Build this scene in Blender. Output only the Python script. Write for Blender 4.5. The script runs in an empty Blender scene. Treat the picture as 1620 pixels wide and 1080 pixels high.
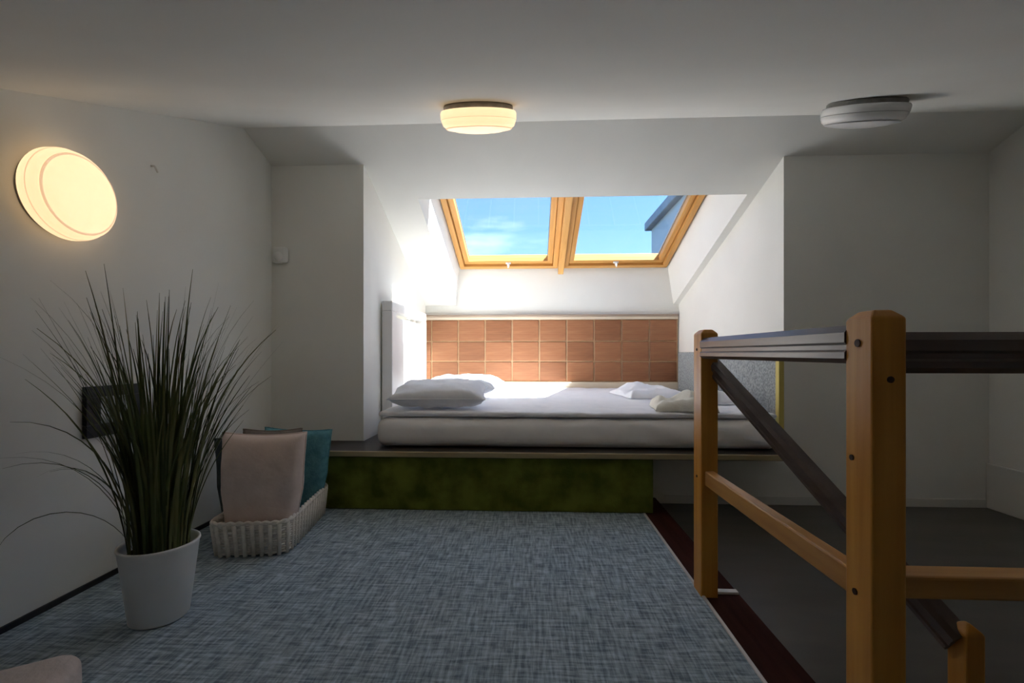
import bpy, bmesh, math, random
from mathutils import Vector, Matrix, noise
random.seed(7)
scene = bpy.context.scene
col = scene.collection
R = math.radians

# ------------------------------------------------------------------ camera
EYE = 0.72
YAW = math.atan(32 / 720)
cam_d = bpy.data.cameras.new('camera')
cam_d.sensor_width = 36.0
cam_d.lens = 16.0
cam_d.shift_y = 23 / 1620
cam_d.clip_start = 0.02
cam = bpy.data.objects.new('camera', cam_d)
cam.location = (0, 0, EYE)
cam.rotation_euler = (R(90), 0, YAW)
col.objects.link(cam)
scene.camera = cam

# ------------------------------------------------------------------ world, sun, exposure
world = bpy.data.worlds.new('sky')
scene.world = world
world.use_nodes = True
nt = world.node_tree
nt.nodes.clear()
out = nt.nodes.new('ShaderNodeOutputWorld')
bg = nt.nodes.new('ShaderNodeBackground')
tc = nt.nodes.new('ShaderNodeTexCoord')
sk = nt.nodes.new('ShaderNodeTexSky'); sk.sky_type = 'NISHITA'; sk.sun_disc = False
sk.sun_elevation = R(55.9); sk.sun_rotation = math.atan2(.66, -.06)
sk.air_density = 1.0; sk.dust_density = 1.6; sk.ozone_density = 2.0
tint = nt.nodes.new('ShaderNodeMix'); tint.data_type = 'RGBA'; tint.blend_type = 'MULTIPLY'
tint.inputs['Factor'].default_value = 1.0; tint.inputs['B'].default_value = (.68, .92, 1.14, 1)
nt.links.new(sk.outputs[0], tint.inputs['A'])
mp = nt.nodes.new('ShaderNodeMapping'); mp.inputs['Scale'].default_value = (2.2, 2.2, 9)
nz = nt.nodes.new('ShaderNodeTexNoise'); nz.inputs['Scale'].default_value = 2.0; nz.inputs['Detail'].default_value = 6
cr = nt.nodes.new('ShaderNodeValToRGB')
cr.color_ramp.elements[0].position = .60; cr.color_ramp.elements[0].color = (0, 0, 0, 1)
cr.color_ramp.elements[1].position = .80; cr.color_ramp.elements[1].color = (.3, .3, .3, 1)
mx = nt.nodes.new('ShaderNodeMix'); mx.data_type = 'RGBA'
nt.links.new(tc.outputs['Generated'], mp.inputs[0]); nt.links.new(mp.outputs[0], nz.inputs['Vector'])
nt.links.new(nz.outputs['Fac'], cr.inputs[0]); nt.links.new(cr.outputs[0], mx.inputs['Factor'])
nt.links.new(tint.outputs['Result'], mx.inputs['A']); mx.inputs['B'].default_value = (8.0, 9.0, 9.6, 1)
nt.links.new(mx.outputs['Result'], bg.inputs['Color'])
bg.inputs['Strength'].default_value = .086
nt.links.new(bg.outputs[0], out.inputs[0])

SUN_TRAVEL = Vector((-.66, .06, -1.0))
sun_d = bpy.data.lights.new('sun', 'SUN')
sun_d.energy = 8.5
sun_d.angle = R(.53)
sun_d.color = (1.0, .975, .955)
sun = bpy.data.objects.new('sun', sun_d)
sun.rotation_euler = SUN_TRAVEL.to_track_quat('-Z', 'Y').to_euler()
sun.location = (4, 5, 6)
col.objects.link(sun)

vs = scene.view_settings
vs.view_transform = 'Standard'
vs.look = 'None'
vs.gamma = 1.0
vs.use_curve_mapping = False
vs.exposure = 1.95
try:
    scene.cycles.max_bounces = 16
    scene.cycles.diffuse_bounces = 10
except Exception:
    pass

# ------------------------------------------------------------------ materials
def base_mat(name, colr=(.8, .8, .8), rough=.6, spec=.4, metal=0.0):
    m = bpy.data.materials.new(name)
    m.use_nodes = True
    b = m.node_tree.nodes['Principled BSDF']
    b.inputs['Base Color'].default_value = (*colr, 1)
    b.inputs['Roughness'].default_value = rough
    b.inputs['Specular IOR Level'].default_value = spec
    b.inputs['Metallic'].default_value = metal
    return m, m.node_tree, b

def noisy(name, c1, c2, scale=(8, 8, 8), rough=.6, spec=.4, detail=3, bump=0.0, bscale=None, lo=.35, hi=.65, coord='Object', bdist=.004):
    m, t, b = base_mat(name, c1, rough, spec)
    tcn = t.nodes.new('ShaderNodeTexCoord')
    mpn = t.nodes.new('ShaderNodeMapping'); mpn.inputs['Scale'].default_value = scale
    n = t.nodes.new('ShaderNodeTexNoise'); n.inputs['Scale'].default_value = 1; n.inputs['Detail'].default_value = detail
    rp = t.nodes.new('ShaderNodeValToRGB')
    rp.color_ramp.elements[0].position = lo; rp.color_ramp.elements[0].color = (*c1, 1)
    rp.color_ramp.elements[1].position = hi; rp.color_ramp.elements[1].color = (*c2, 1)
    t.links.new(tcn.outputs[coord], mpn.inputs[0]); t.links.new(mpn.outputs[0], n.inputs['Vector'])
    t.links.new(n.outputs['Fac'], rp.inputs[0]); t.links.new(rp.outputs[0], b.inputs['Base Color'])
    if bump:
        n2 = t.nodes.new('ShaderNodeTexNoise'); n2.inputs['Detail'].default_value = 3
        mp2 = t.nodes.new('ShaderNodeMapping'); mp2.inputs['Scale'].default_value = bscale or scale
        n2.inputs['Scale'].default_value = 1
        bp = t.nodes.new('ShaderNodeBump'); bp.inputs['Strength'].default_value = bump; bp.inputs['Distance'].default_value = bdist
        t.links.new(tcn.outputs[coord], mp2.inputs[0]); t.links.new(mp2.outputs[0], n2.inputs['Vector'])
        t.links.new(n2.outputs['Fac'], bp.inputs['Height']); t.links.new(bp.outputs[0], b.inputs['Normal'])
    return m

def wood(name, c1, c2, axis, rough=.45, spec=.4):
    s = [38, 38, 38]; s[axis] = 2.2
    return noisy(name, c1, c2, tuple(s), rough, spec, 4, .12, tuple(q * 1.5 for q in s), .3, .7)

M = {}
M['paint'] = noisy('white_wall_paint', (.770, .766, .722), (.80, .796, .752), (3, 3, 3), .75, .25, 2, .08, (90, 90, 90), bdist=.002)
M['roof_out'] = noisy('dark_roof', (.10, .07, .06), (.15, .10, .08), (12, 12, 12), .8)
M['skirting'] = noisy('grey_white_skirting', (.66, .645, .60), (.69, .675, .63), (4, 4, 4), .55, .4)
M['landing'] = noisy('dark_landing_floor', (.055, .050, .043), (.082, .074, .064), (3, 9, 3), .32, .5, 3)
M['plank'] = wood('dark_red_brown_plank', (.030, .010, .007), (.055, .018, .012), 1, .85, .08)
M['edging'] = noisy('metal_edging', (.55, .52, .50), (.66, .63, .60), (20, 5, 20), .35, .5)
M['dark_base'] = noisy('dark_base_strip', (.02, .022, .026), (.035, .037, .042), (20, 20, 20), .7)
M['green'] = noisy('moss_green_felt', (.075, .090, .014), (.17, .19, .034), (9, 9, 9), .95, .1, 5, .4, (160, 160, 160))
M['platform'] = noisy('platform_top', (.030, .024, .022), (.05, .042, .038), (6, 30, 6), .6)
M['slab_edge'] = wood('platform_edge_wood', (.30, .24, .13), (.40, .33, .19), 0, .5)
M['pine_x'] = wood('pine_x', (.50, .24, .058), (.64, .34, .10), 0)
M['pine_y'] = wood('pine_y', (.50, .24, .058), (.64, .34, .10), 1)
M['rail_z'] = wood('stained_post_wood', (.55, .225, .032), (.70, .33, .055), 2, .4)
M['rail_y'] = wood('stained_rail_wood_long', (.42, .19, .045), (.58, .30, .085), 1, .4)
M['rail_x'] = wood('stained_rail_wood_cross', (.42, .19, .045), (.58, .30, .085), 0, .4)
M['hand_y'] = wood('dark_handrail_long', (.070, .047, .042), (.115, .08, .07), 1, .28, .6)
M['hand_x'] = wood('dark_handrail_cross', (.085, .060, .052), (.14, .10, .088), 0, .28, .6)
M['plug'] = noisy('dark_plug', (.035, .014, .006), (.06, .025, .01), (60, 60, 60), .6)
M['tile'] = noisy('terracotta_wood_tile', (.25, .10, .045), (.34, .15, .07), (5, 5, 70), .5, .35, 3, .15, (8, 8, 90))
M['tile2'] = noisy('terracotta_wood_tile_dark', (.20, .078, .035), (.28, .12, .055), (5, 5, 70), .5, .35, 3, .15, (8, 8, 90))
M['grout'] = noisy('tan_backing', (.52, .34, .19), (.60, .41, .24), (20, 20, 20), .8)
M['ledge'] = wood('pale_ledge_wood', (.62, .52, .40), (.72, .62, .49), 0, .5)
M['brown_trim'] = wood('brown_top_trim', (.30, .22, .17), (.38, .29, .22), 0, .5)
M['linen'] = noisy('white_bed_linen', (.84, .855, .90), (.88, .89, .93), (14, 14, 14), .9, .15, 3, .35, (30, 30, 30), bdist=.006)
M['mattress'] = noisy('white_mattress_cover', (.86, .845, .835), (.90, .885, .875), (12, 12, 12), .9, .15, 3, .25, (26, 26, 26), bdist=.006)
M['towel_cream'] = noisy('cream_towel', (.78, .75, .66), (.84, .82, .74), (30, 30, 30), .95, .1, 3, .5, (120, 120, 120))
M['headboard'] = noisy('white_lacquer', (.74, .73, .71), (.78, .77, .75), (6, 6, 6), .4, .45)
M['fabric_panel'] = noisy('grey_woven_panel', (.22, .24, .25), (.42, .45, .46), (90, 90, 90), .95, .1, 4, .5, (200, 200, 200))
M['yellow_edge'] = wood('yellow_edge_wood', (.56, .46, .12), (.68, .57, .18), 2, .5)
M['metal'] = noisy('brushed_grey_metal', (.18, .17, .16), (.24, .23, .22), (40, 40, 40), .4, .5)
M['white_plastic'] = noisy('white_plastic', (.76, .76, .74), (.80, .80, .78), (9, 9, 9), .4, .5)
M['pot'] = noisy('white_ceramic_pot', (.82, .82, .81), (.86, .86, .85), (7, 7, 7), .4, .45)
M['soil'] = noisy('dark_moss_filler', (.012, .013, .008), (.035, .038, .02), (70, 70, 70), .95)
M['wicker'] = noisy('white_painted_wicker', (.74, .69, .62), (.84, .79, .72), (60, 60, 60), .6, .3, 3, .4, (150, 150, 150))
M['pink'] = noisy('dusty_pink_velour', (.72, .585, .525), (.80, .66, .60), (16, 16, 16), .95, .15, 4, .35, (60, 60, 60))
M['teal'] = noisy('teal_cushion_cloth', (.085, .24, .28), (.13, .33, .38), (40, 40, 40), .9, .15, 4, .5, (130, 130, 130))
M['slate'] = noisy('dark_slate_cloth', (.045, .062, .070), (.075, .095, .105), (30, 30, 30), .9, .15, 4, .4, (120, 120, 120))
M['taupe'] = noisy('taupe_cloth', (.20, .165, .14), (.26, .215, .185), (30, 30, 30), .9, .15, 4, .4, (120, 120, 120))
M['pale_cushion'] = noisy('pale_blush_cloth', (.56, .49, .46), (.64, .56, .53), (24, 24, 24), .95, .1, 4, .4, (110, 110, 110))
M['black'] = noisy('black_frame', (.010, .010, .011), (.018, .018, .02), (20, 20, 20), .45)
M['print'] = noisy('pale_grey_print', (.42, .43, .43), (.62, .63, .62), (14, 14, 14), .6)
M['coping'] = noisy('grey_coping', (.44, .47, .50), (.52, .55, .58), (6, 6, 6), .6)
M['render_wall'] = noisy('pale_rendered_wall', (.84, .86, .87), (.88, .90, .90), (3, 3, 8), .85)

def grass_mat(name, c1, c2):
    return noisy(name, c1, c2, (6, 6, 6), .5, .3)
M['grass'] = [grass_mat('grass_blade_dark', (.035, .048, .016), (.08, .10, .036)),
              grass_mat('grass_blade_mid', (.065, .085, .024), (.13, .155, .05)),
              grass_mat('grass_blade_olive', (.11, .115, .04), (.19, .19, .08))]

def carpet_mat():
    m, t, b = base_mat('blue_grey_woven_carpet', (.2, .2, .2), .95, .1)
    g = t.nodes.new('ShaderNodeTexCoord')
    def streak(s, lo, hi):
        a = t.nodes.new('ShaderNodeMapping'); a.inputs['Scale'].default_value = s
        n = t.nodes.new('ShaderNodeTexNoise'); n.inputs['Scale'].default_value = 1; n.inputs['Detail'].default_value = 3; n.inputs['Roughness'].default_value = .6
        q = t.nodes.new('ShaderNodeMapRange'); q.inputs['From Min'].default_value = lo; q.inputs['From Max'].default_value = hi
        t.links.new(g.outputs['Object'], a.inputs[0]); t.links.new(a.outputs[0], n.inputs['Vector']); t.links.new(n.outputs['Fac'], q.inputs['Value'])
        return q.outputs[0]
    s1 = streak((14, 105, 1), .36, .66)
    s2 = streak((120, 12, 1), .36, .66)
    ad = t.nodes.new('ShaderNodeMath'); ad.operation = 'ADD'
    t.links.new(s1, ad.inputs[0]); t.links.new(s2, ad.inputs[1])
    hf = t.nodes.new('ShaderNodeMath'); hf.operation = 'MULTIPLY'; hf.inputs[1].default_value = .5
    t.links.new(ad.outputs[0], hf.inputs[0])
    rp = t.nodes.new('ShaderNodeValToRGB')
    rp.color_ramp.elements[0].position = .12; rp.color_ramp.elements[0].color = (.155, .20, .235, 1)
    rp.color_ramp.elements[1].position = .9; rp.color_ramp.elements[1].color = (.52, .62, .69, 1)
    t.links.new(hf.outputs[0], rp.inputs[0]); t.links.new(rp.outputs[0], b.inputs['Base Color'])
    bp = t.nodes.new('ShaderNodeBump'); bp.inputs['Strength'].default_value = .4; bp.inputs['Distance'].default_value = .004
    t.links.new(hf.outputs[0], bp.inputs['Height']); t.links.new(bp.outputs[0], b.inputs['Normal'])
    return m
M['carpet'] = carpet_mat()

def glass_mat():
    m = bpy.data.materials.new('window_glass'); m.use_nodes = True
    t = m.node_tree; t.nodes.clear()
    o = t.nodes.new('ShaderNodeOutputMaterial'); mixn = t.nodes.new('ShaderNodeMixShader')
    fr = t.nodes.new('ShaderNodeFresnel')
    ge = t.nodes.new('ShaderNodeNewGeometry'); iq = t.nodes.new('ShaderNodeMapRange')   # same reflectance on both faces of the pane
    iq.inputs['To Min'].default_value = 1.35; iq.inputs['To Max'].default_value = 1 / 1.35
    t.links.new(ge.outputs['Backfacing'], iq.inputs['Value']); t.links.new(iq.outputs[0], fr.inputs['IOR'])
    tr = t.nodes.new('ShaderNodeBsdfTransparent'); tr.inputs['Color'].default_value = (.96, .98, .98, 1)
    gl = t.nodes.new('ShaderNodeBsdfGlossy'); gl.inputs['Roughness'].default_value = .02
    t.links.new(fr.outputs[0], mixn.inputs[0]); t.links.new(tr.outputs[0], mixn.inputs[1]); t.links.new(gl.outputs[0], mixn.inputs[2])
    t.links.new(mixn.outputs[0], o.inputs[0])
    return m
M['glass'] = glass_mat()

def lit_glass(name, c, strength):
    m, t, b = base_mat(name, (.8, .76, .68), .35, .4)
    n = t.nodes.new('ShaderNodeTexNoise'); n.inputs['Scale'].default_value = 14
    q = t.nodes.new('ShaderNodeMapRange'); q.inputs['To Min'].default_value = strength * .92; q.inputs['To Max'].default_value = strength * 1.08
    t.links.new(n.outputs['Fac'], q.inputs['Value'])
    b.inputs['Emission Color'].default_value = (*c, 1)
    t.links.new(q.outputs[0], b.inputs['Emission Strength'])
    return m
M['lamp_lit'] = lit_glass('lit_opal_glass', (1.0, .67, .36), .31)
M['lamp_ring'] = lit_glass('lit_opal_glass_rib', (1.0, .60, .33), .20)
M['lamp_rib'] = noisy('unlit_glass_rib', (.40, .40, .40), (.46, .46, .46), (10, 10, 10), .4, .4)
M['lamp_off'] = noisy('unlit_opal_glass', (.84, .84, .83), (.87, .87, .86), (10, 10, 10), .25, .5)

# ------------------------------------------------------------------ mesh helpers
class MB:
    def __init__(self):
        self.v = []; self.f = []
    def add(self, vs, fs):
        o = len(self.v)
        self.v += [tuple(p) for p in vs]
        self.f += [tuple(i + o for i in q) for q in fs]
        return self
    def hexa(self, b, t):
        # b, t: four bottom and four top points, counter-clockwise seen from above
        return self.add(list(b) + list(t), [(3, 2, 1, 0), (4, 5, 6, 7), (0, 1, 5, 4), (1, 2, 6, 5), (2, 3, 7, 6), (3, 0, 4, 7)])
    def box(self, x0, x1, y0, y1, z0, z1):
        return self.hexa([(x0, y0, z0), (x1, y0, z0), (x1, y1, z0), (x0, y1, z0)], [(x0, y0, z1), (x1, y0, z1), (x1, y1, z1), (x0, y1, z1)])
    def tube(self, path, rad, n=8, cap=True):
        path = [Vector(p) for p in path]
        if not isinstance(rad, (list, tuple)): rad = [rad] * len(path)
        vs, fs = [], []
        for i, p in enumerate(path):
            d = (path[min(i + 1, len(path) - 1)] - path[max(i - 1, 0)]).normalized()
            up = Vector((0, 0, 1)) if abs(d.z) < .9 else Vector((0, 1, 0))
            a = d.cross(up).normalized(); b = d.cross(a).normalized()
            for j in range(n):
                t = 2 * math.pi * j / n
                vs.append(p + (a * math.cos(t) + b * math.sin(t)) * rad[i])
        for i in range(len(path) - 1):
            for j in range(n):
                fs.append((i * n + j, i * n + (j + 1) % n, (i + 1) * n + (j + 1) % n, (i + 1) * n + j))
        if cap:
            fs.append(tuple(range(n - 1, -1, -1))); fs.append(tuple(range((len(path) - 1) * n, len(path) * n)))
        return self.add(vs, fs)
    def sweep(self, prof, p0, p1, side, up):
        # straight moulding: 2D profile (side, up) swept from p0 to p1
        p0, p1, side, up = Vector(p0), Vector(p1), Vector(side), Vector(up)
        n = len(prof)
        vs = [p0 + side * a + up * b for a, b in prof] + [p1 + side * a + up * b for a, b in prof]
        fs = [(j, (j + 1) % n, n + (j + 1) % n, n + j) for j in range(n)]
        fs += [tuple(range(n - 1, -1, -1)), tuple(range(n, 2 * n))]
        return self.add(vs, fs)
    def lathe(self, prof, n=40, c=(0, 0, 0)):
        vs, fs, rings = [], [], []
        for r, z in prof:
            if r < 1e-6:
                rings.append([len(vs)]); vs.append((c[0], c[1], c[2] + z))
            else:
                rings.append(list(range(len(vs), len(vs) + n)))
                vs += [(c[0] + r * math.cos(2 * math.pi * j / n), c[1] + r * math.sin(2 * math.pi * j / n), c[2] + z) for j in range(n)]
        for a, b in zip(rings, rings[1:]):
            for j in range(n):
                q = [a[j % len(a)], a[(j + 1) % len(a)], b[(j + 1) % len(b)], b[j % len(b)]]
                u = []
                for i in q:
                    if i not in u: u.append(i)
                if len(u) > 2: fs.append(tuple(u))
        return self.add(vs, fs)
    def build(self, name, mat, parent=None, bevel=0, seg=2, smooth=False, subsurf=0, origin=None):
        me = bpy.data.meshes.new(name)
        vs = self.v
        if origin is not None: vs = [tuple(Vector(p) - Vector(origin)) for p in vs]
        me.from_pydata(vs, [], self.f)
        bm = bmesh.new(); bm.from_mesh(me)
        bmesh.ops.recalc_face_normals(bm, faces=bm.faces)
        if bevel:
            bmesh.ops.bevel(bm, geom=[e for e in bm.edges if e.is_manifold and e.calc_face_angle(0) > .5], offset=bevel, segments=seg, affect='EDGES', profile=.5)
        bm.to_mesh(me); bm.free()
        if smooth:
            for p in me.polygons: p.use_smooth = True
        me.materials.append(mat)
        o = bpy.data.objects.new(name, me); col.objects.link(o)
        if origin is not None: o.location = origin
        if parent: o.parent = parent
        if subsurf:
            s = o.modifiers.new('subdivision', 'SUBSURF'); s.levels = subsurf; s.render_levels = subsurf
        return o

def tag(o, label, cat, group=None, kind=None):
    o['label'] = label; o['category'] = cat
    if group: o['group'] = group
    if kind: o['kind'] = kind
    return o

def empty(name, loc=(0, 0, 0), rot=(0, 0, 0)):
    o = bpy.data.objects.new(name, None); o.location = loc; o.rotation_euler = rot
    o.empty_display_size = .1
    col.objects.link(o); return o

def copy_tree(o, parent=None):
    c = o.copy(); col.objects.link(c); c.parent = parent
    for ch in list(o.children): copy_tree(ch, c)
    return c

def flat(name, x0, x1, y0, y1, z0, z1, mat, parent=None, bevel=0):
    return MB().box(x0, x1, y0, y1, z0, z1).build(name, mat, parent, bevel)

# ------------------------------------------------------------------ setting
XL, XR = -1.38, 2.26           # side walls
YF = 2.355                     # far walls either side of the bed alcove
YB = 3.97                      # alcove back wall
CLx, CLb = -.886, -.940        # alcove left cheek at its mouth / at its back
CRx, CRb = 1.268, 1.255
RY, RZ = 2.117, 1.810          # ridge
TN = .3976                     # ceiling rise towards the ridge
TS = .35                       # roof fall beyond the ridge
PHI = math.atan(TS)
YREAR = -1.3
zc = lambda y: RZ + TN * (y - RY)
zs = lambda y, off=0: RZ - TS * (y - RY) + off
LZ = -.03                      # landing level
EX = .510                      # right edge of the carpet
PX = .628                      # right edge of the dark plank

tag(flat('floor', XL - .05, EX, YREAR, YF, -.12, 0, M['carpet']), 'blue grey woven carpet floor of the loft', 'floor', kind='structure')
tag(flat('trim_1', EX + .006, PX, YREAR, YF, -.30, -.002, M['plank'], bevel=.003), 'dark red brown plank between carpet and stair opening', 'trim', kind='structure')
tag(flat('trim_2', EX - .003, EX + .006, YREAR, 2.12, -.05, .004, M['edging'], bevel=.001), 'thin pale metal edging along the carpet', 'trim', kind='structure')
tag(flat('baseboard_left', XL, XL + .008, YREAR, YF, 0, .016, M['dark_base']), 'thin dark strip along the foot of left wall', 'baseboard', kind='structure')

def struct(mb, name, mat, label, cat):
    return tag(mb.build(name, mat), label, cat, kind='structure')

struct(MB().box(XL - .12, XL, YREAR, YF + .12, -.12, 1.95), 'wall_left', M['paint'], 'pale painted wall carrying the round lit wall lamp', 'wall')
struct(MB().box(XR, XR + .12, YREAR, YF + .12, -1.9, 1.95), 'wall_right', M['paint'], 'dim painted side wall beyond the stair landing', 'wall')
struct(MB().box(XL - .12, CLx, YF, YF + .10, -.12, 1.80), 'wall_far_left', M['paint'], 'narrow painted wall left of the bed alcove', 'wall')
struct(MB().box(CRx, XR + .12, YF, YF + .10, -.25, 1.80), 'wall_far_right', M['paint'], 'shaded painted wall right of the bed alcove', 'wall')
struct(MB().box(.30, CRx, YF, YF + .10, -.25, .235), 'wall_far_centre', M['paint'], 'painted wall under the overhanging bed platform', 'wall')
struct(MB().hexa([(CLx - .1, YF + .10, -.12), (CLx, YF + .10, -.12), (CLb, YB + .1, -.12), (CLb - .1, YB + .1, -.12)],
                 [(CLx - .1, YF + .10, 1.80), (CLx, YF + .10, 1.80), (CLb, YB + .1, 1.35), (CLb - .1, YB + .1, 1.35)]), 'wall_alcove_left', M['paint'], 'pale alcove side wall behind the white headboard', 'wall')
struct(MB().hexa([(CRx, YF + .10, -.12), (CRx + .1, YF + .10, -.12), (CRb + .1, YB + .1, -.12), (CRb, YB + .1, -.12)],
                 [(CRx, YF + .10, 1.80), (CRx + .1, YF + .10, 1.80), (CRb + .1, YB + .1, 1.35), (CRb, YB + .1, 1.35)]), 'wall_alcove_right', M['paint'], 'bright alcove side wall above the grey fabric panel', 'wall')
struct(MB().box(-1.2, 1.5, YB, YB + .10, -.12, zs(YB, .37)), 'wall_alcove_back', M['paint'], 'painted alcove back wall between windows and tiled panel', 'wall')
struct(MB().box(XL - .12, XR + .12, YREAR - .12, YREAR, -1.9, 1.3), 'wall_rear', M['paint'], 'low painted wall at the rear eaves', 'wall')

# near ceiling, rising to the ridge
mb = MB()
a = (XL - .12, XR + .12)
mb.hexa([(a[0], YREAR - .1, zc(YREAR - .1)), (a[1], YREAR - .1, zc(YREAR - .1)), (a[1], RY, RZ), (a[0], RY, RZ)],
        [(a[0], YREAR - .1, zc(YREAR - .1) + .2), (a[1], YREAR - .1, zc(YREAR - .1) + .2), (a[1], RY, RZ + .32), (a[0], RY, RZ + .32)])
struct(mb, 'ceiling', M['paint'], 'pale sloping ceiling rising to the ridge with the round lamps', 'ceiling')

# roof beyond the ridge with the skylight opening (splayed reveals)
OFF = .41
ix0, ix1, iy0 = -.665, 1.213, 2.625
ox0, ox1, oy0 = -.628, 1.150, 2.76
mb = MB()
def P(x, y, o=0): return (x, y, zs(y, o))
# slab between ridge and opening
mb.add([P(a[0], RY), P(a[1], RY), P(a[1], iy0), P(a[0], iy0), P(a[0], RY, OFF), P(a[1], RY, OFF), P(a[1], oy0, OFF), P(a[0], oy0, OFF)],
       [(0, 1, 2, 3), (7, 6, 5, 4), (0, 4, 5, 1)])
YE = YB + .35
# left and right slabs
mb.add([P(a[0], iy0), P(ix0, iy0), P(ix0, YB), P(a[0], YB), P(a[0], oy0, OFF), P(ox0, oy0, OFF), P(ox0, YB, OFF), P(a[0], YB, OFF)],
       [(0, 1, 2, 3), (7, 6, 5, 4), (1, 5, 6, 2), (3, 2, 6, 7)])
mb.add([P(ix1, iy0), P(a[1], iy0), P(a[1], YB), P(ix1, YB), P(ox1, oy0, OFF), P(a[1], oy0, OFF), P(a[1], YB, OFF), P(ox1, YB, OFF)],
       [(0, 1, 2, 3), (7, 6, 5, 4), (0, 3, 7, 4), (3, 2, 6, 7)])
# top reveal
mb.add([P(ix0, iy0), P(ix1, iy0), P(ox1, oy0, OFF), P(ox0, oy0, OFF)], [(0, 1, 2, 3)])
struct(mb, 'ceiling_alcove', M['paint'], 'pale sloping ceiling around the two roof windows', 'ceiling')
# outer roof covering below the windows
mb = MB()
mb.hexa([P(a[0], YB + .1, OFF - .12), P(a[1], YB + .1, OFF - .12), P(a[1], YE, OFF - .12), P(a[0], YE, OFF - .12)],
        [P(a[0], YB + .1, OFF - .05), P(a[1], YB + .1, OFF - .05), P(a[1], YE, OFF - .05), P(a[0], YE, OFF - .05)])
struct(mb, 'roof_eaves', M['roof_out'], 'dark roof covering below the roof windows', 'roof')

# landing and stairs that go down towards the camera
tag(flat('stair_landing', PX, XR, 1.02, YF, LZ - .2, LZ, M['landing'], bevel=.004), 'dark polished landing floor at the head of stairs', 'floor', kind='structure')
st = empty('staircase', (PX, 1.02, LZ))
tag(st, 'dark staircase going down below the railing', 'stairs', kind='structure')
for i in range(8):
    y1 = 1.02 - .27 * i; z1 = LZ - .19 * (i + 1)
    t = MB().box(PX + .002, XR - .002, y1 - .275, y1 - .002, z1 - .19, z1).build('tread', M['landing'], None, .004, origin=(PX, 1.02, LZ)); t.location = (0, 0, 0); t.parent = st
struct(MB().box(PX - .06, PX, YREAR, 1.02, -1.9, -.3), 'wall_stair', M['paint'], 'painted side of the stair opening under the plank', 'wall')
# skirtings
tag(flat('baseboard_far_right', CRx - .6, XR, YF - .005, YF, LZ, .012, M['skirting'], bevel=.002), 'low pale skirting along the shaded far wall', 'baseboard', kind='structure')
tag(flat('baseboard_right', XR - .018, XR, 1.02, YF, LZ, .190, M['skirting'], bevel=.004), 'tall pale skirting board on the dim side wall', 'baseboard', kind='structure')

# ------------------------------------------------------------------ roof windows
def make_window(x0, x1, name, label, loc, tilt, L):
    root = empty(name, loc, (tilt, 0, 0))
    tag(root, label, 'window', kind='structure')
    W = x1 - x0
    fw, n0, n1 = .040, -.050, .045
    flat('frame_rail', 0, W, 0, fw, n0, n1, M['pine_x'], root, .003)
    flat('frame_rail', 0, W, L - fw, L, n0, n1, M['pine_x'], root, .003)
    flat('frame_stile', 0, fw, fw, L - fw, n0, n1, M['pine_y'], root, .003)
    flat('frame_stile', W - fw, W, fw, L - fw, n0, n1, M['pine_y'], root, .003)
    g, sw = .003, .042
    A, B_, C, D_ = fw + g, W - fw - g, fw + g, L - fw - g
    m0, m1 = -.028, .04
    flat('sash_rail', A, B_, C, C + sw, m0, m1, M['pine_x'], root, .005)
    br = flat('sash_rail', A, B_, D_ - sw, D_, m0, m1, M['pine_x'], root, .005)
    flat('sash_stile', A, A + sw, C + sw, D_ - sw, m0, m1, M['pine_y'], root, .005)
    flat('sash_stile', B_ - sw, B_, C + sw, D_ - sw, m0, m1, M['pine_y'], root, .005)
    flat('glass_pane', A + sw - .006, B_ - sw + .006, C + sw - .006, D_ - sw + .006, .008, .014, M['glass'], root)
    flat('gasket', A + sw - .004, A + sw + .004, C + sw, D_ - sw, .014, .02, M['metal'], root)
    flat('gasket', B_ - sw - .004, B_ - sw + .004, C + sw, D_ - sw, .014, .02, M['metal'], root)
    h = MB(); cx = W * .5
    h.box(cx - .022, cx + .022, D_ - sw * .75, D_ - sw * .25, m0 - .008, m0)
    h.tube([(cx, D_ - sw * .5, m0 - .005), (cx, D_ - sw * .5, m0 - .03), (cx, D_ - sw * .5 - .012, m0 - .05)], [.011, .010, .007], 10)
    o = h.build('handle', M['white_plastic'], root)
    o['label'] = 'small white window handle'
    return root
XM = .243
wy0 = oy0 + .004
wl = (YB - .005 - wy0) / math.cos(PHI)
make_window(ox0 + .002, XM - .026, 'window_1', 'pine framed roof window on the headboard side', (ox0 + .002, wy0, zs(wy0, .36)), -PHI, wl)
make_window(XM + .026, ox1 - .002, 'window_2', 'pine framed roof window on the fabric panel side', (XM + .026, wy0, zs(wy0, .36)), -PHI, wl)
beam = MB(); Lb = (YB - .012 - oy0 - .01) / math.cos(PHI)
beam.box(-.023, .023, 0, Lb, -.115, .05)
b = beam.build('trim_3', M['pine_y'], None, .004); b.location = (XM, oy0 + .006, zs(oy0 + .006, .36)); b.rotation_euler = (-PHI, 0, 0)
tag(b, 'orange pine beam between the two roof windows', 'beam', kind='structure')

# neighbouring wall outside
nb = empty('neighbouring_wall', (2.6, 8.3, 0))
tag(nb, 'pale neighbouring wall with grey coping seen through the window', 'building')
flat('wall', 0, 1.2, -1.6, 1.75, 0, 3.48, M['render_wall'], nb)
flat('coping', -.12, 1.3, -1.7, 1.9, 3.48, 3.66, M['coping'], nb, .02)

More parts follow.
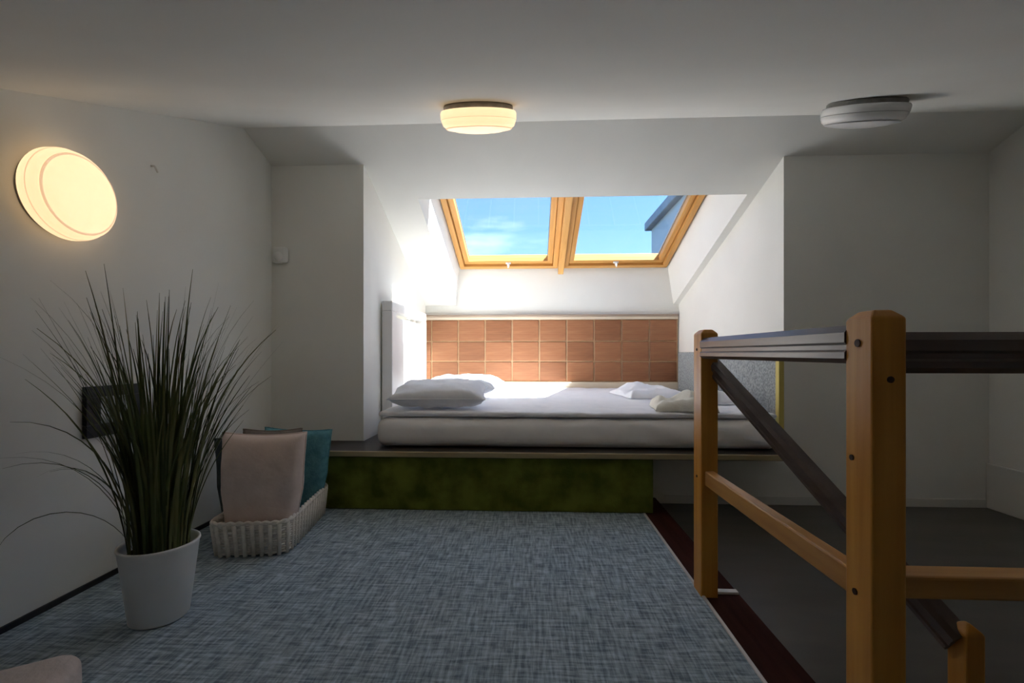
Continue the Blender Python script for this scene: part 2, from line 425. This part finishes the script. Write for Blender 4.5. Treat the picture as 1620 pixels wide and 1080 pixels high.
# ------------------------------------------------------------------ bed platform
pl = empty('bed_platform', (0, 2.1, 0))
tag(pl, 'low bed platform with moss green front and thin wooden edge', 'platform')
def lp(o, r=pl): o.location = o.location - r.location if o.parent else o.location; return o
def kid(mb, name, mat, root, bevel=0, smooth=False, seg=2):
    # vertices given in world space, object stored relative to its (unrotated) root
    return mb.build(name, mat, None, bevel, seg, smooth, origin=tuple(root.location)), root
def child(mb, name, mat, root, bevel=0, smooth=False, seg=2):
    o = mb.build(name, mat, None, bevel, seg, smooth, origin=tuple(root.location))
    o.location = (0, 0, 0); o.parent = root
    return o
PT = .275
child(MB().box(XL + .004, 1.19, 2.10, YF - .002, .247, PT).box(CLx + .004, CRx - .04, YF - .002, YB - .004, .247, PT), 'deck', M['platform'], pl)
o = child(MB().box(XL + .004, 1.192, 2.082, 2.10, .252, PT + .001), 'edge_strip', M['slab_edge'], pl, .003); o['label'] = 'pale wooden edge strip'
o = child(MB().box(XL + .006, .552, 2.104, 2.127, .002, .250), 'front_panel', M['green'], pl, .003); o['label'] = 'moss green felt front panel'
child(MB().box(.530, .552, 2.127, YF - .003, .002, .246), 'side_panel', M['green'], pl, .003)

# tiled panel on the alcove back wall
tp = empty('tiled_panel', (.155, YB, .48))
tag(tp, 'brown tiled panel across the back of bed alcove', 'wall panel')
px0, px1, pz0, pz1 = -.930, 1.245, .500, 1.030
child(MB().box(px0, px1, YB - .012, YB - .001, pz0 - .02, pz1 + .006), 'backing', M['grout'], tp)
o = child(MB().box(px0, px1, YB - .030, YB - .001, pz1 + .006, pz1 + .030), 'trim_strip', M['ledge'], tp, .003)
child(MB().box(px0, px1, YB - .040, YB - .001, pz1 + .030, pz1 + .048), 'top_trim', M['brown_trim'], tp, .003)
child(MB().box(px0, px1, YB - .05, YB - .001, pz0 - .075, pz0 - .004), 'ledge', M['ledge'], tp, .004)
cw = .2355
ncol = 10
x = px1 - .012
rows = [(pz0 + .004, pz0 + .168), (pz0 + .178, pz0 + .342), (pz0 + .352, pz1)]
meshes = {}
for c in range(ncol):
    x1 = x - c * cw; x0 = max(x1 - cw + .012, px0 + .004)
    if x1 - x0 < .03: continue
    for r, (z0, z1) in enumerate(rows):
        key = (round(x1 - x0, 3), r, (c * 7 + r * 3) % 4 == 0)
        if key not in meshes:
            mbx = MB().box(-(x1 - x0) / 2, (x1 - x0) / 2, -.010, 0, -(z1 - z0) / 2, (z1 - z0) / 2)
            ob = mbx.build('tile', M['tile2' if key[2] else 'tile'], tp, .003, 1); meshes[key] = ob
        else:
            ob = meshes[key].copy(); col.objects.link(ob)
        ob.location = Vector(((x0 + x1) / 2, YB - .012 - random.uniform(0, .002), (z0 + z1) / 2)) - tp.location

# grey fabric panel on the right alcove wall with its yellow edge
fp = empty('fabric_panel', (CRx - .02, 3.1, PT))
tag(fp, 'grey woven wall panel with yellow wooden end beside the bed', 'wall panel')
child(MB().hexa([(CRx - .022, YF + .03, PT), (CRx - .001, YF + .03, PT), (CRb - .001, YB - .06, PT), (CRb - .022, YB - .06, PT)],
                [(CRx - .022, YF + .03, .75), (CRx - .001, YF + .03, .75), (CRb - .001, YB - .06, .75), (CRb - .022, YB - .06, .75)]), 'panel', M['fabric_panel'], fp, .004)
o = child(MB().box(CRx - .026, CRx, YF - .004, YF + .03, PT - .03, .755), 'edge_strip', M['yellow_edge'], fp, .002); o['label'] = 'yellow wooden edge strip'

# ------------------------------------------------------------------ headboard
hb = empty('headboard', (-.86, 3.08, PT))
tag(hb, 'white wooden headboard with a slot under its top rail', 'headboard')
hx0, hx1, hy0, hy1, hz = -.884, -.822, 2.64, 3.50, 1.045
child(MB().box(hx0, hx1, hy0, hy0 + .09, PT, hz - .06), 'stile', M['headboard'], hb, .004)
child(MB().box(hx0, hx1, hy1 - .09, hy1, PT, hz - .06), 'stile', M['headboard'], hb, .004)
child(MB().box(hx0, hx1, hy0, hy1, hz - .06, hz), 'top_rail', M['headboard'], hb, .006)
child(MB().box(hx0 + .008, hx1 - .014, hy0 + .09, hy1 - .09, PT, hz - .088), 'panel', M['headboard'], hb, .004)
child(MB().box(hx0 + .004, hx1 - .004, hy0 + .36, hy0 + .42, PT, hz - .088), 'middle_stile', M['headboard'], hb, .004)

# ------------------------------------------------------------------ soft things
def soft_box(name, mat, x0, x1, y0, y1, z0, z1, nx, ny, nzv, rnd, amp, seed, freq=6, parent=None, wr=0.0):
    """rounded, subtly wrinkled slab"""
    c = Vector(((x0 + x1) / 2, (y0 + y1) / 2, z0)); S = Vector((x1 - x0, y1 - y0, z1 - z0))
    vs, fs, idx = [], [], {}
    def put(i, j, kk):
        key = (i, j, kk)
        if key in idx: return idx[key]
        p = Vector((S.x * (i / nx - .5), S.y * (j / ny - .5), S.z * kk / nzv))
        h = Vector((S.x / 2 - rnd, S.y / 2 - rnd, S.z / 2 - rnd))
        q = p - Vector((0, 0, S.z / 2))
        cl = Vector([max(-h[a_], min(h[a_], q[a_])) for a_ in range(3)])
        d = q - cl
        if d.length > 1e-9: q = cl + d.normalized() * rnd
        w = q + c
        nn = noise.noise(Vector((w.x * freq, w.y * freq, w.z * freq + seed)))
        n2 = noise.noise(Vector((w.x * freq * 3 + seed, w.y * freq * 2.3, w.z * freq * 2)))
        k_ = min(1, kk / nzv * 1.5)
        nrm = d.normalized() if d.length > 1e-9 else Vector((0, 0, 1))
        q = q + nrm * (nn * amp + n2 * amp * .5) * k_
        if wr and kk not in (0, nzv) and (j == 0):
            ph = w.x * 22 + w.z * 30
            q.y += wr * math.sin(ph) * max(0, min(1, (w.x - .2) * 2)) * math.sin(math.pi * kk / nzv)
        q.z += S.z / 2
        idx[key] = len(vs); vs.append(q); return idx[key]
    for i in range(nx):
        for j in range(ny):
            fs.append((put(i, j, nzv), put(i + 1, j, nzv), put(i + 1, j + 1, nzv), put(i, j + 1, nzv)))
            fs.append((put(i, j + 1, 0), put(i + 1, j + 1, 0), put(i + 1, j, 0), put(i, j, 0)))
    for kk in range(nzv):
        for i in range(nx):
            fs.append((put(i, 0, kk), put(i + 1, 0, kk), put(i + 1, 0, kk + 1), put(i, 0, kk + 1)))
            fs.append((put(i + 1, ny, kk), put(i, ny, kk), put(i, ny, kk + 1), put(i + 1, ny, kk + 1)))
        for j in range(ny):
            fs.append((put(0, j + 1, kk), put(0, j, kk), put(0, j, kk + 1), put(0, j + 1, kk + 1)))
            fs.append((put(nx, j, kk), put(nx, j + 1, kk), put(nx, j + 1, kk + 1), put(nx, j, kk + 1)))
    m_ = MB(); m_.add(vs, fs)
    o = m_.build(name, mat, parent, smooth=True); 
    if parent is None: o.location = c
    return o

mat_o = soft_box('mattress', M['mattress'], -.760, 1.165, 2.165, 3.90, PT + .004, .418, 80, 60, 8, .050, .006, 3, 5, wr=.010)
tag(mat_o, 'thick white mattress lying on the low platform', 'mattress')
duv = soft_box('bed_sheet', M['linen'], -.752, 1.150, 2.185, 3.895, .424, .450, 110, 90, 3, .013, .006, 11, 7)
tag(duv, 'white bed sheet spread over the mattress', 'bed sheet')

def cushion(name, mat, w, h, t, seed, loc, rot, n=26, amp=.006, taper=0.0, pw=.45, parent=None):
    """plump cushion in the local XZ plane, standing on its lower edge; thickness along Y"""
    vs, fs = [], []
    def pos(i, j, s):
        u = 2 * i / n - 1; v = 2 * j / n - 1
        pu = 1 - .055 * (1 - v * v) * abs(u) ** 3; pv = 1 - .055 * (1 - u * u) * abs(v) ** 3
        tp_ = 1 - taper * max(0, -v) ** 1.05
        X = u * w / 2 * pu * tp_; Z = v * h / 2 * pv
        e_ = max(0, (1 - u ** 4) * (1 - v ** 4)) ** pw
        nn = noise.noise(Vector((X * 11, Z * 11, seed + s * 3))) + .5 * noise.noise(Vector((X * 27 + seed, Z * 22, s * 5)))
        return Vector((X + .3 * amp * nn, s * (t / 2) * e_ + amp * nn * (e_ > .05), Z + h / 2))
    gi = {}
    for s in (-1, 1):
        for i in range(n + 1):
            for j in range(n + 1):
                edge = i in (0, n) or j in (0, n)
                kx = (i, j, 0 if edge else s)
                if kx not in gi:
                    p = pos(i, j, s)
                    if edge: p.y = 0
                    gi[kx] = len(vs); vs.append(p)
    for s in (-1, 1):
        g = lambda i, j: gi[(i, j, 0 if (i in (0, n) or j in (0, n)) else s)]
        for i in range(n):
            for j in range(n):
                q = (g(i, j), g(i + 1, j), g(i + 1, j + 1), g(i, j + 1))
                fs.append(q if s < 0 else q[::-1])
    o = MB().add(vs, fs).build(name, mat, parent, smooth=True)
    o.location = loc; o.rotation_euler = rot
    # piping along the seam
    loop = [gi[(i, 0, 0)] for i in range(n)] + [gi[(n, j, 0)] for j in range(n)] + [gi[(i, n, 0)] for i in range(n, 0, -1)] + [gi[(0, j, 0)] for j in range(n, 0, -1)]
    pts = [vs[i] for i in loop] + [vs[loop[0]], ]
    MB().tube(pts, .0028, 5).build('seam', mat, o, smooth=True)
    return o

# pillows lie flat: thickness axis turned up
p1 = cushion('pillow', M['linen'], .48, .38, .115, 5, (-.47, 2.205, .507), (R(-90 + 6), 0, R(4)), amp=.012)
tag(p1, 'plump white pillow beside the headboard on the near bed side', 'pillow', 'bed pillows')
p2 = cushion('pillow', M['linen'], .50, .40, .12, 9, (-.49, 2.90, .510), (R(-90 + 4), 0, R(-5)), amp=.012)
tag(p2, 'plump white pillow beside the headboard near the tiled panel', 'pillow', 'bed pillows')

def crumple(name, mat, cx, cy, w, d, h, seed, z0, rot=0, n=48):
    vs, fs = [], []
    for i in range(n + 1):
        for j in range(n + 1):
            u = 2 * i / n - 1; v = 2 * j / n - 1
            r = max(abs(u), abs(v))
            e_ = (1 - r ** 6)
            nn = noise.noise(Vector((u * 1.4 + seed, v * 1.4, seed))) ; n2 = abs(noise.noise(Vector((u * 2.6, v * 2.2 + seed, seed * 2))))
            z = h * e_ ** .7 * (.70 + .55 * nn - .28 * n2)
            k_ = 1 + .10 * noise.noise(Vector((u * 1.6, v * 1.6, seed * 3)))
            vs.append((u * w / 2 * k_, v * d / 2 * k_, max(0, z)))
    for i in range(n):
        for j in range(n):
            q = i * (n + 1) + j
            fs.append((q, q + n + 1, q + n + 2, q + 1))
    b0 = len(vs)
    rim = [i * (n + 1) for i in range(n)] + [n * (n + 1) + j for j in range(n)] + [i * (n + 1) + n for i in range(n, 0, -1)] + [j for j in range(n, 0, -1)]
    for i in rim: vs.append((vs[i][0], vs[i][1], -.006))
    m_ = len(rim)
    for q in range(m_): fs.append((rim[q], rim[(q + 1) % m_], b0 + (q + 1) % m_, b0 + q))
    fs.append(tuple(b0 + q for q in range(m_)))
    o = MB().add(vs, fs).build(name, mat, smooth=True)
    o.location = (cx, cy, z0); o.rotation_euler = (0, 0, rot)
    return o
o = crumple('folded_blanket', M['linen'], .76, 3.10, .34, .46, .075, 2.3, .460, .1)
tag(o, 'crumpled white blanket on the bed towards the tiled panel', 'blanket')
o = crumple('towel', M['towel_cream'], .75, 2.33, .28, .28, .085, 6.1, .460, -.15)
tag(o, 'crumpled cream towel at the bed foot behind the railing post', 'towel')
o = crumple('bath_towel', M['linen'], 1.02, 2.70, .20, .34, .08, 8.8, .460, .05)
tag(o, 'crumpled white towel against the grey fabric panel', 'towel')

# ------------------------------------------------------------------ railing
rl = empty('stair_railing', (EX, .70, 0))
tag(rl, 'stained wooden stair railing with square posts and dark handrails', 'railing')
def post(x0, x1, y0, y1, z0, z1, name):
    m_ = MB(); c_ = .012
    m_.hexa([(x0, y0, z0), (x1, y0, z0), (x1, y1, z0), (x0, y1, z0)], [(x0, y0, z1 - c_), (x1, y0, z1 - c_), (x1, y1, z1 - c_), (x0, y1, z1 - c_)])
    m_.v = m_.v; 
    # chamfered cap
    b_ = [(x0, y0, z1 - c_), (x1, y0, z1 - c_), (x1, y1, z1 - c_), (x0, y1, z1 - c_)]
    m2 = MB().hexa([(x0, y0, z0), (x1, y0, z0), (x1, y1, z0), (x0, y1, z0)], b_)
    m2.f.pop(1)
    o_ = len(m2.v)
    m2.v += [(x0 + c_, y0 + c_, z1), (x1 - c_, y0 + c_, z1), (x1 - c_, y1 - c_, z1), (x0 + c_, y1 - c_, z1)]
    m2.f += [(4, 5, o_ + 1, o_), (5, 6, o_ + 2, o_ + 1), (6, 7, o_ + 3, o_ + 2), (7, 4, o_, o_ + 3), (o_, o_ + 1, o_ + 2, o_ + 3)]
    return child(m2, name, M['rail_z'], rl, .003)
NY0, NY1, FY0, FY1 = .700, .758, 1.385, 1.470
PW = .050
post(EX - .005, EX - .005 + PW, NY0, NY1, -.30, .790, 'post')
post(EX - .005, EX - .005 + PW, FY0, FY1 - .02, -.30, .800, 'post')
# small newel at the foot of the stair handrail
post(.704, .736, .772, .806, -.75, .278, 'newel_post')
# moulded handrails
prof = [(-.028, .008), (-.028, .018), (-.024, .022), (-.024, .030), (-.028, .034), (-.028, .050), (-.018, .062), (.018, .062), (.028, .050), (.028, .034), (.024, .030), (.024, .022), (.028, .018), (.028, .008), (.020, 0), (-.020, 0)]
xc = EX - .005 + PW / 2
child(MB().sweep(prof, (xc, NY1 - .002, .708), (xc, FY0 + .004, .712), (1, 0, 0), (0, 0, 1)), 'handrail', M['hand_y'], rl)
child(MB().sweep(prof, (EX - .005 + PW - .004, .729, .694), (XR - .002, .729, .694), (0, 1, 0), (0, 0, 1)), 'handrail', M['hand_x'], rl)
child(MB().box(xc - .014, xc + .014, NY1 - .002, FY0 + .004, .332, .376), 'lower_rail', M['rail_y'], rl, .004)
child(MB().box(EX - .005 + PW - .004, XR - .002, .708, .75, .355, .389), 'lower_rail', M['rail_x'], rl, .004)
# stair handrail running down from far post to newel
A_ = Vector((EX - .005 + PW - .008, 1.415, .700)); B2 = Vector((.712, .790, .246))
dr = (B2 - A_).normalized(); sd = Vector((1, .0, 0)); sd = (sd - dr * sd.dot(dr)).normalized(); upv = sd.cross(dr); upv = upv if upv.z > 0 else -upv
prof2 = [(a_ * .70, b_ * .72 - .026) for a_, b_ in prof]
child(MB().sweep(prof2, A_, B2, sd, upv), 'stair_handrail', M['hand_y'], rl)
def plug(p, axis, r=.006):
    d = Vector(axis); m_ = MB().tube([Vector(p), Vector(p) - d * .004], r, 12)
    child(m_, 'plug', M['plug'], rl)
plug((EX - .003, .729, .740), (1, 0, 0)); plug((EX - .003, .735, .352), (1, 0, 0), .005); plug((EX - .003, .742, .560), (1, 0, 0), .0045)
plug((EX + .021, .702, .685), (0, 1, 0), .005); plug((EX - .003, 1.42, .352), (1, 0, 0), .004); plug((EX - .003, 1.42, .74), (1, 0, 0), .004)
o = child(MB().box(EX - .001 + PW, PX - .004, 1.405, 1.425, -.002, .006), 'white_strip', M['white_plastic'], rl, .001); o['label'] = 'thin white strip at the post foot'  # thin white line across the plank beside the far post

# ------------------------------------------------------------------ round lamps
def lamp_master():
    root = empty('round_lamp')
    r = .132
    base = MB().lathe([(0, 0), (r - .012, 0), (r - .008, .004), (r - .008, .018), (r - .012, .022), (0, .022)], 56).build('base_plate', M['metal'], root, smooth=False)
    # opal glass: drum with a groove and a shallow dome
    pr = [(r - .014, .016), (r + .001, .018), (r + .004, .024), (r + .004, .042), (r, .0445), (r + .002, .048), (r - .004, .064), (r - .018, .074), (r - .05, .082), (r * .35, .086), (0, .087)]
    gl = MB().lathe(pr, 64).build('glass_shade', M['lamp_lit'], root, smooth=True)
    MB().lathe([(r - .022, .0725), (r - .016, .0755), (r - .012, .0715), (r - .018, .0700)], 64).build('shade_ring', M['lamp_ring'], gl, smooth=True)
    MB().lathe([(r - .0005, .0425), (r + .0035, .0445), (r + .0005, .0465), (r - .004, .0445)], 64).build('shade_ring', M['lamp_ring'], gl, smooth=True)
    return root
def set_shade(root, m_):
    for c_ in root.children:
        if c_.name.startswith('glass_shade'):
            c_.data = c_.data.copy(); c_.data.materials[0] = m_
            for g in c_.children: g.data = g.data.copy(); g.data.materials[0] = M['lamp_rib']
l1 = lamp_master(); l2 = copy_tree(l1); l3 = copy_tree(l1)
TC = math.atan(TN)
# wall lamp: local z points to +X
l1.location = (XL + .001, 1.268, 1.188); l1.rotation_euler = (0, R(90), 0); l1.scale = (.95, .95, .95)
def on_ceiling(o, x, y):
    o.location = (x, y, zc(y) - .0005); o.rotation_euler = (R(180) + TC, 0, 0)
on_ceiling(l2, -.193, 1.620)
on_ceiling(l3, 1.232, 1.735); set_shade(l3, M['lamp_off'])
tag(l1, 'lit round opal glass lamp on the left wall above the grass plant', 'lamp', 'round opal lamps')
tag(l2, 'lit round opal glass lamp on the sloping ceiling before the skylights', 'lamp', 'round opal lamps')
tag(l3, 'unlit round opal glass lamp on the ceiling above the stair landing', 'lamp', 'round opal lamps')

# motion sensor in the corner
ms = empty('motion_sensor', (-1.325, YF, 1.25)); tag(ms, 'small white motion sensor high in the wall corner', 'sensor')
flat('housing', -.040, .040, -.034, -.0005, -.042, .042, M['white_plastic'], ms, .014)
MB().lathe([(.024, 0), (.022, .008), (.014, .014), (0, .017)], 24).build('lens', M['white_plastic'], ms, smooth=True)
ms.children[1].rotation_euler = (R(90), 0, 0); ms.children[1].location = (0, -.032, -.010)
# small hook on left wall
hk = MB().tube([(0, 0, 0), (.012, 0, 0), (.016, .004, -.010), (.014, .012, -.018)], .0035, 8).build('wall_hook', M['skirting'], smooth=True)
hk.location = (XL, 1.590, 1.408); tag(hk, 'tiny pale hook on the left wall right of the lit lamp', 'hook')

# black framed print on left wall
fr = empty('picture_frame', (XL, 1.435, .545)); tag(fr, 'small black square frame on the wall behind the grass plant', 'picture')
for (y0, y1, z0, z1) in ((-.100, .100, .046, .080), (-.100, .100, -.080, -.040), (-.100, -.052, -.040, .046), (.052, .100, -.040, .046)):
    flat('frame_bar', .0005, .016, y0, y1, z0, z1, M['black'], fr, .002)
flat('print', .001, .006, -.053, .053, -.041, .047, M['print'], fr)

# ------------------------------------------------------------------ potted grass
pg = empty('potted_grass', (-1.030, 1.215, 0)); tag(pg, 'tall wispy ornamental grass in a white tapered pot', 'plant')
PH = .208
MB().lathe([(0, .0), (.064, .0), (.069, .004), (.092, PH - .01), (.095, PH - .004), (.094, PH), (.089, PH), (.087, PH - .01), (.082, PH - .035), (0, PH - .035)], 56).build('pot', M['pot'], pg, smooth=True)
m_ = MB()
vsn = []
m_.lathe([(0, PH - .015), (.04, PH - .014), (.068, PH - .020), (.0825, PH - .034)], 30)
m_.build('filler', M['soil'], pg, smooth=True)
rg = random.Random(21)
def blade(az, lean, length, curl, width, mat, bx, by):
    n = 13; vs_, fs_ = [], []
    p = Vector((bx, by, PH - .03)); th = lean * .22
    side = Vector((-math.sin(az), math.cos(az), 0))
    tw = rg.uniform(-.8, .8)
    for i in range(n + 1):
        t = i / n
        ang = th + (lean - th) * min(1, t * 1.25) + curl * t ** 3
        d = Vector((math.cos(az) * math.sin(ang), math.sin(az) * math.sin(ang), math.cos(ang)))
        wv = width * (1 - t ** 2.2) * (.65 + .35 * min(1, t * 5)) + .0004
        nrm = side.cross(d)
        s2 = (side * math.cos(tw * t) + nrm * math.sin(tw * t)).normalized()
        vs_ += [p - s2 * wv, p + nrm * wv * .35, p + s2 * wv]
        if p.x + pg.location.x < XL + .02 and d.x < 0: d.x *= -.05
        p = p + d * (length / n)
    for i in range(n):
        q = i * 3
        fs_ += [(q, q + 1, q + 4, q + 3), (q + 1, q + 2, q + 5, q + 4)]
    MB().add(vs_, fs_).build('grass_blade', mat, pg, smooth=True)
for i in range(245):
    az = rg.uniform(0, 2 * math.pi)
    u = rg.random()
    lean = R(3 + 31 * u ** 1.1)
    length = rg.uniform(.42, .80) * (1 - .12 * u)
    curl = R(rg.choice([0, 5, 12, 22, 40])) * rg.uniform(.4, 1.2)
    rr = .070 * math.sqrt(rg.random())
    bx, by = math.cos(az) * rr, math.sin(az) * rr
    blade(az + rg.uniform(-.4, .4), lean, length, curl, rg.uniform(.0022, .0044), rg.choice(M['grass']), bx, by)
# a few low arching blades towards the camera side and the wall
for az, lean, ln, cu in ((3.5, 42, .44, 70), (3.7, 50, .46, 60), (3.3, 48, .40, 90), (3.9, 38, .42, 80), (3.2, 55, .38, 60), (4.1, 75, .36, 95), (3.6, 30, .50, 70)):
    blade(az, R(lean), ln, R(cu), .0026, M['grass'][0], math.cos(az) * .05, math.sin(az) * .05)

# ------------------------------------------------------------------ wicker basket and cushions
BR = R(8)
bk = empty('wicker_basket', (-1.050, 1.825, 0), (0, 0, BR)); tag(bk, 'low white wicker basket holding cushions', 'basket')
bw, bl, bh = .27, .50, .122
def rrect(w, l, r, n=8):
    pts = []
    for cx, cy, a0 in ((w / 2 - r, l / 2 - r, 0), (-w / 2 + r, l / 2 - r, 90), (-w / 2 + r, -l / 2 + r, 180), (w / 2 - r, -l / 2 + r, 270)):
        for i in range(n + 1):
            t = R(a0 + 90 * i / n); pts.append((cx + r * math.cos(t), cy + r * math.sin(t)))
    return pts
def resample(pts, m):
    pts = pts + [pts[0]]
    L = [0]
    for p, q in zip(pts, pts[1:]): L.append(L[-1] + math.dist(p, q))
    res = []
    for i in range(m):
        s = L[-1] * i / m
        for j in range(len(L) - 1):
            if L[j] <= s <= L[j + 1] and L[j + 1] > L[j]:
                t = (s - L[j]) / (L[j + 1] - L[j]); res.append((pts[j][0] + (pts[j + 1][0] - pts[j][0]) * t, pts[j][1] + (pts[j + 1][1] - pts[j][1]) * t)); break
    return res
NS = 48
ring = resample(rrect(bw, bl, .05), NS)
flare = lambda z: 1 - .07 * (1 - z / bh)
# weavers: wavy horizontal strands, woven in and out of the stakes
wv = MB()
NR = 12
fine = resample(rrect(bw, bl, .05), NS * 4)
for k_ in range(NR):
    z = .010 + (bh - .022) * k_ / (NR - 1)
    pts = []
    for i, (x_, y_) in enumerate(fine):
        d_ = Vector((x_, y_, 0)).normalized()
        s = math.cos(math.pi * i / 4 + math.pi * k_) * .0032
        pts.append((x_ * flare(z) + d_.x * s, y_ * flare(z) + d_.y * s, z))
    wv.tube(pts + pts[:2], .0046, 5, cap=False)
wv.build('weave', M['wicker'], bk, smooth=True)['kind'] = 'stuff'
stake = None
for i, (x_, y_) in enumerate(ring):
    f0, f1 = flare(.004), flare(bh)
    if stake is None or True:
        d_ = Vector((x_, y_, 0)).normalized() * .004
        m_ = MB().tube([(x_ * f0 + d_.x, y_ * f0 + d_.y, .002), (x_ * f1 + d_.x, y_ * f1 + d_.y, bh - .004)], .0078, 8)
        m_.build('stake', M['wicker'], bk, smooth=True)
for ph in (0, math.pi):
    pts = [(x_ + .004 * math.cos(math.pi * i / 4 + ph) * (x_ > 0 or 1), y_, bh + .004 * math.sin(math.pi * i / 4 + ph)) for i, (x_, y_) in enumerate(fine)]
    MB().tube(pts + pts[:2], .0066, 6, cap=False).build('rim_strand', M['wicker'], bk, smooth=True)
MB().add([(x_ * .92, y_ * .92, .004) for x_, y_ in ring] + [(x_ * .92, y_ * .92, .010) for x_, y_ in ring],
         [tuple(range(NS - 1, -1, -1)), tuple(range(NS, 2 * NS))] + [(i, (i + 1) % NS, NS + (i + 1) % NS, NS + i) for i in range(NS)]).build('base', M['wicker'], bk)

def in_basket(x_, y_, z=.012):
    c_, s_ = math.cos(BR), math.sin(BR)
    return (bk.location.x + x_ * c_ - y_ * s_, bk.location.y + x_ * s_ + y_ * c_, z)
cs = [('cushion', 'pink', .315, .418, .115, 31, in_basket(.008, -.158), (R(-4), 0, BR - R(3)), .27, 'dusty pink cushion standing foremost in the white wicker basket'),
      ('cushion', 'slate', .310, .385, .080, 37, in_basket(-.058, -.040), (R(-4), R(-3), BR), .24, 'dark slate cushion tucked behind the pink one in the basket'),
      ('cushion', 'taupe', .240, .400, .070, 41, in_basket(-.045, .050), (R(-4), 0, BR), .22, 'taupe cushion rising between the slate and teal ones'),
      ('cushion', 'teal', .290, .385, .095, 43, in_basket(.006, .148), (R(-4), R(3), BR), .24, 'teal cushion at the platform end of the wicker basket')]
for nm, mt, w_, h_, t_, sd_, loc, rot, tpr, lab in cs:
    o = cushion(nm, M[mt], w_, h_, t_, sd_, loc, rot, taper=tpr, amp=.005); tag(o, lab, 'cushion', 'cushions in the wicker basket')

# floor cushion near the camera
o = soft_box('floor_cushion', M['pale_cushion'], -.225, .225, -.225, .225, 0, .102, 26, 26, 8, .034, .005, 53, 7)
o.location = (-1.022, .622, .004); o.rotation_euler = (0, 0, R(32))
tag(o, 'pale blush cushion lying flat on the carpet before the plant', 'cushion')
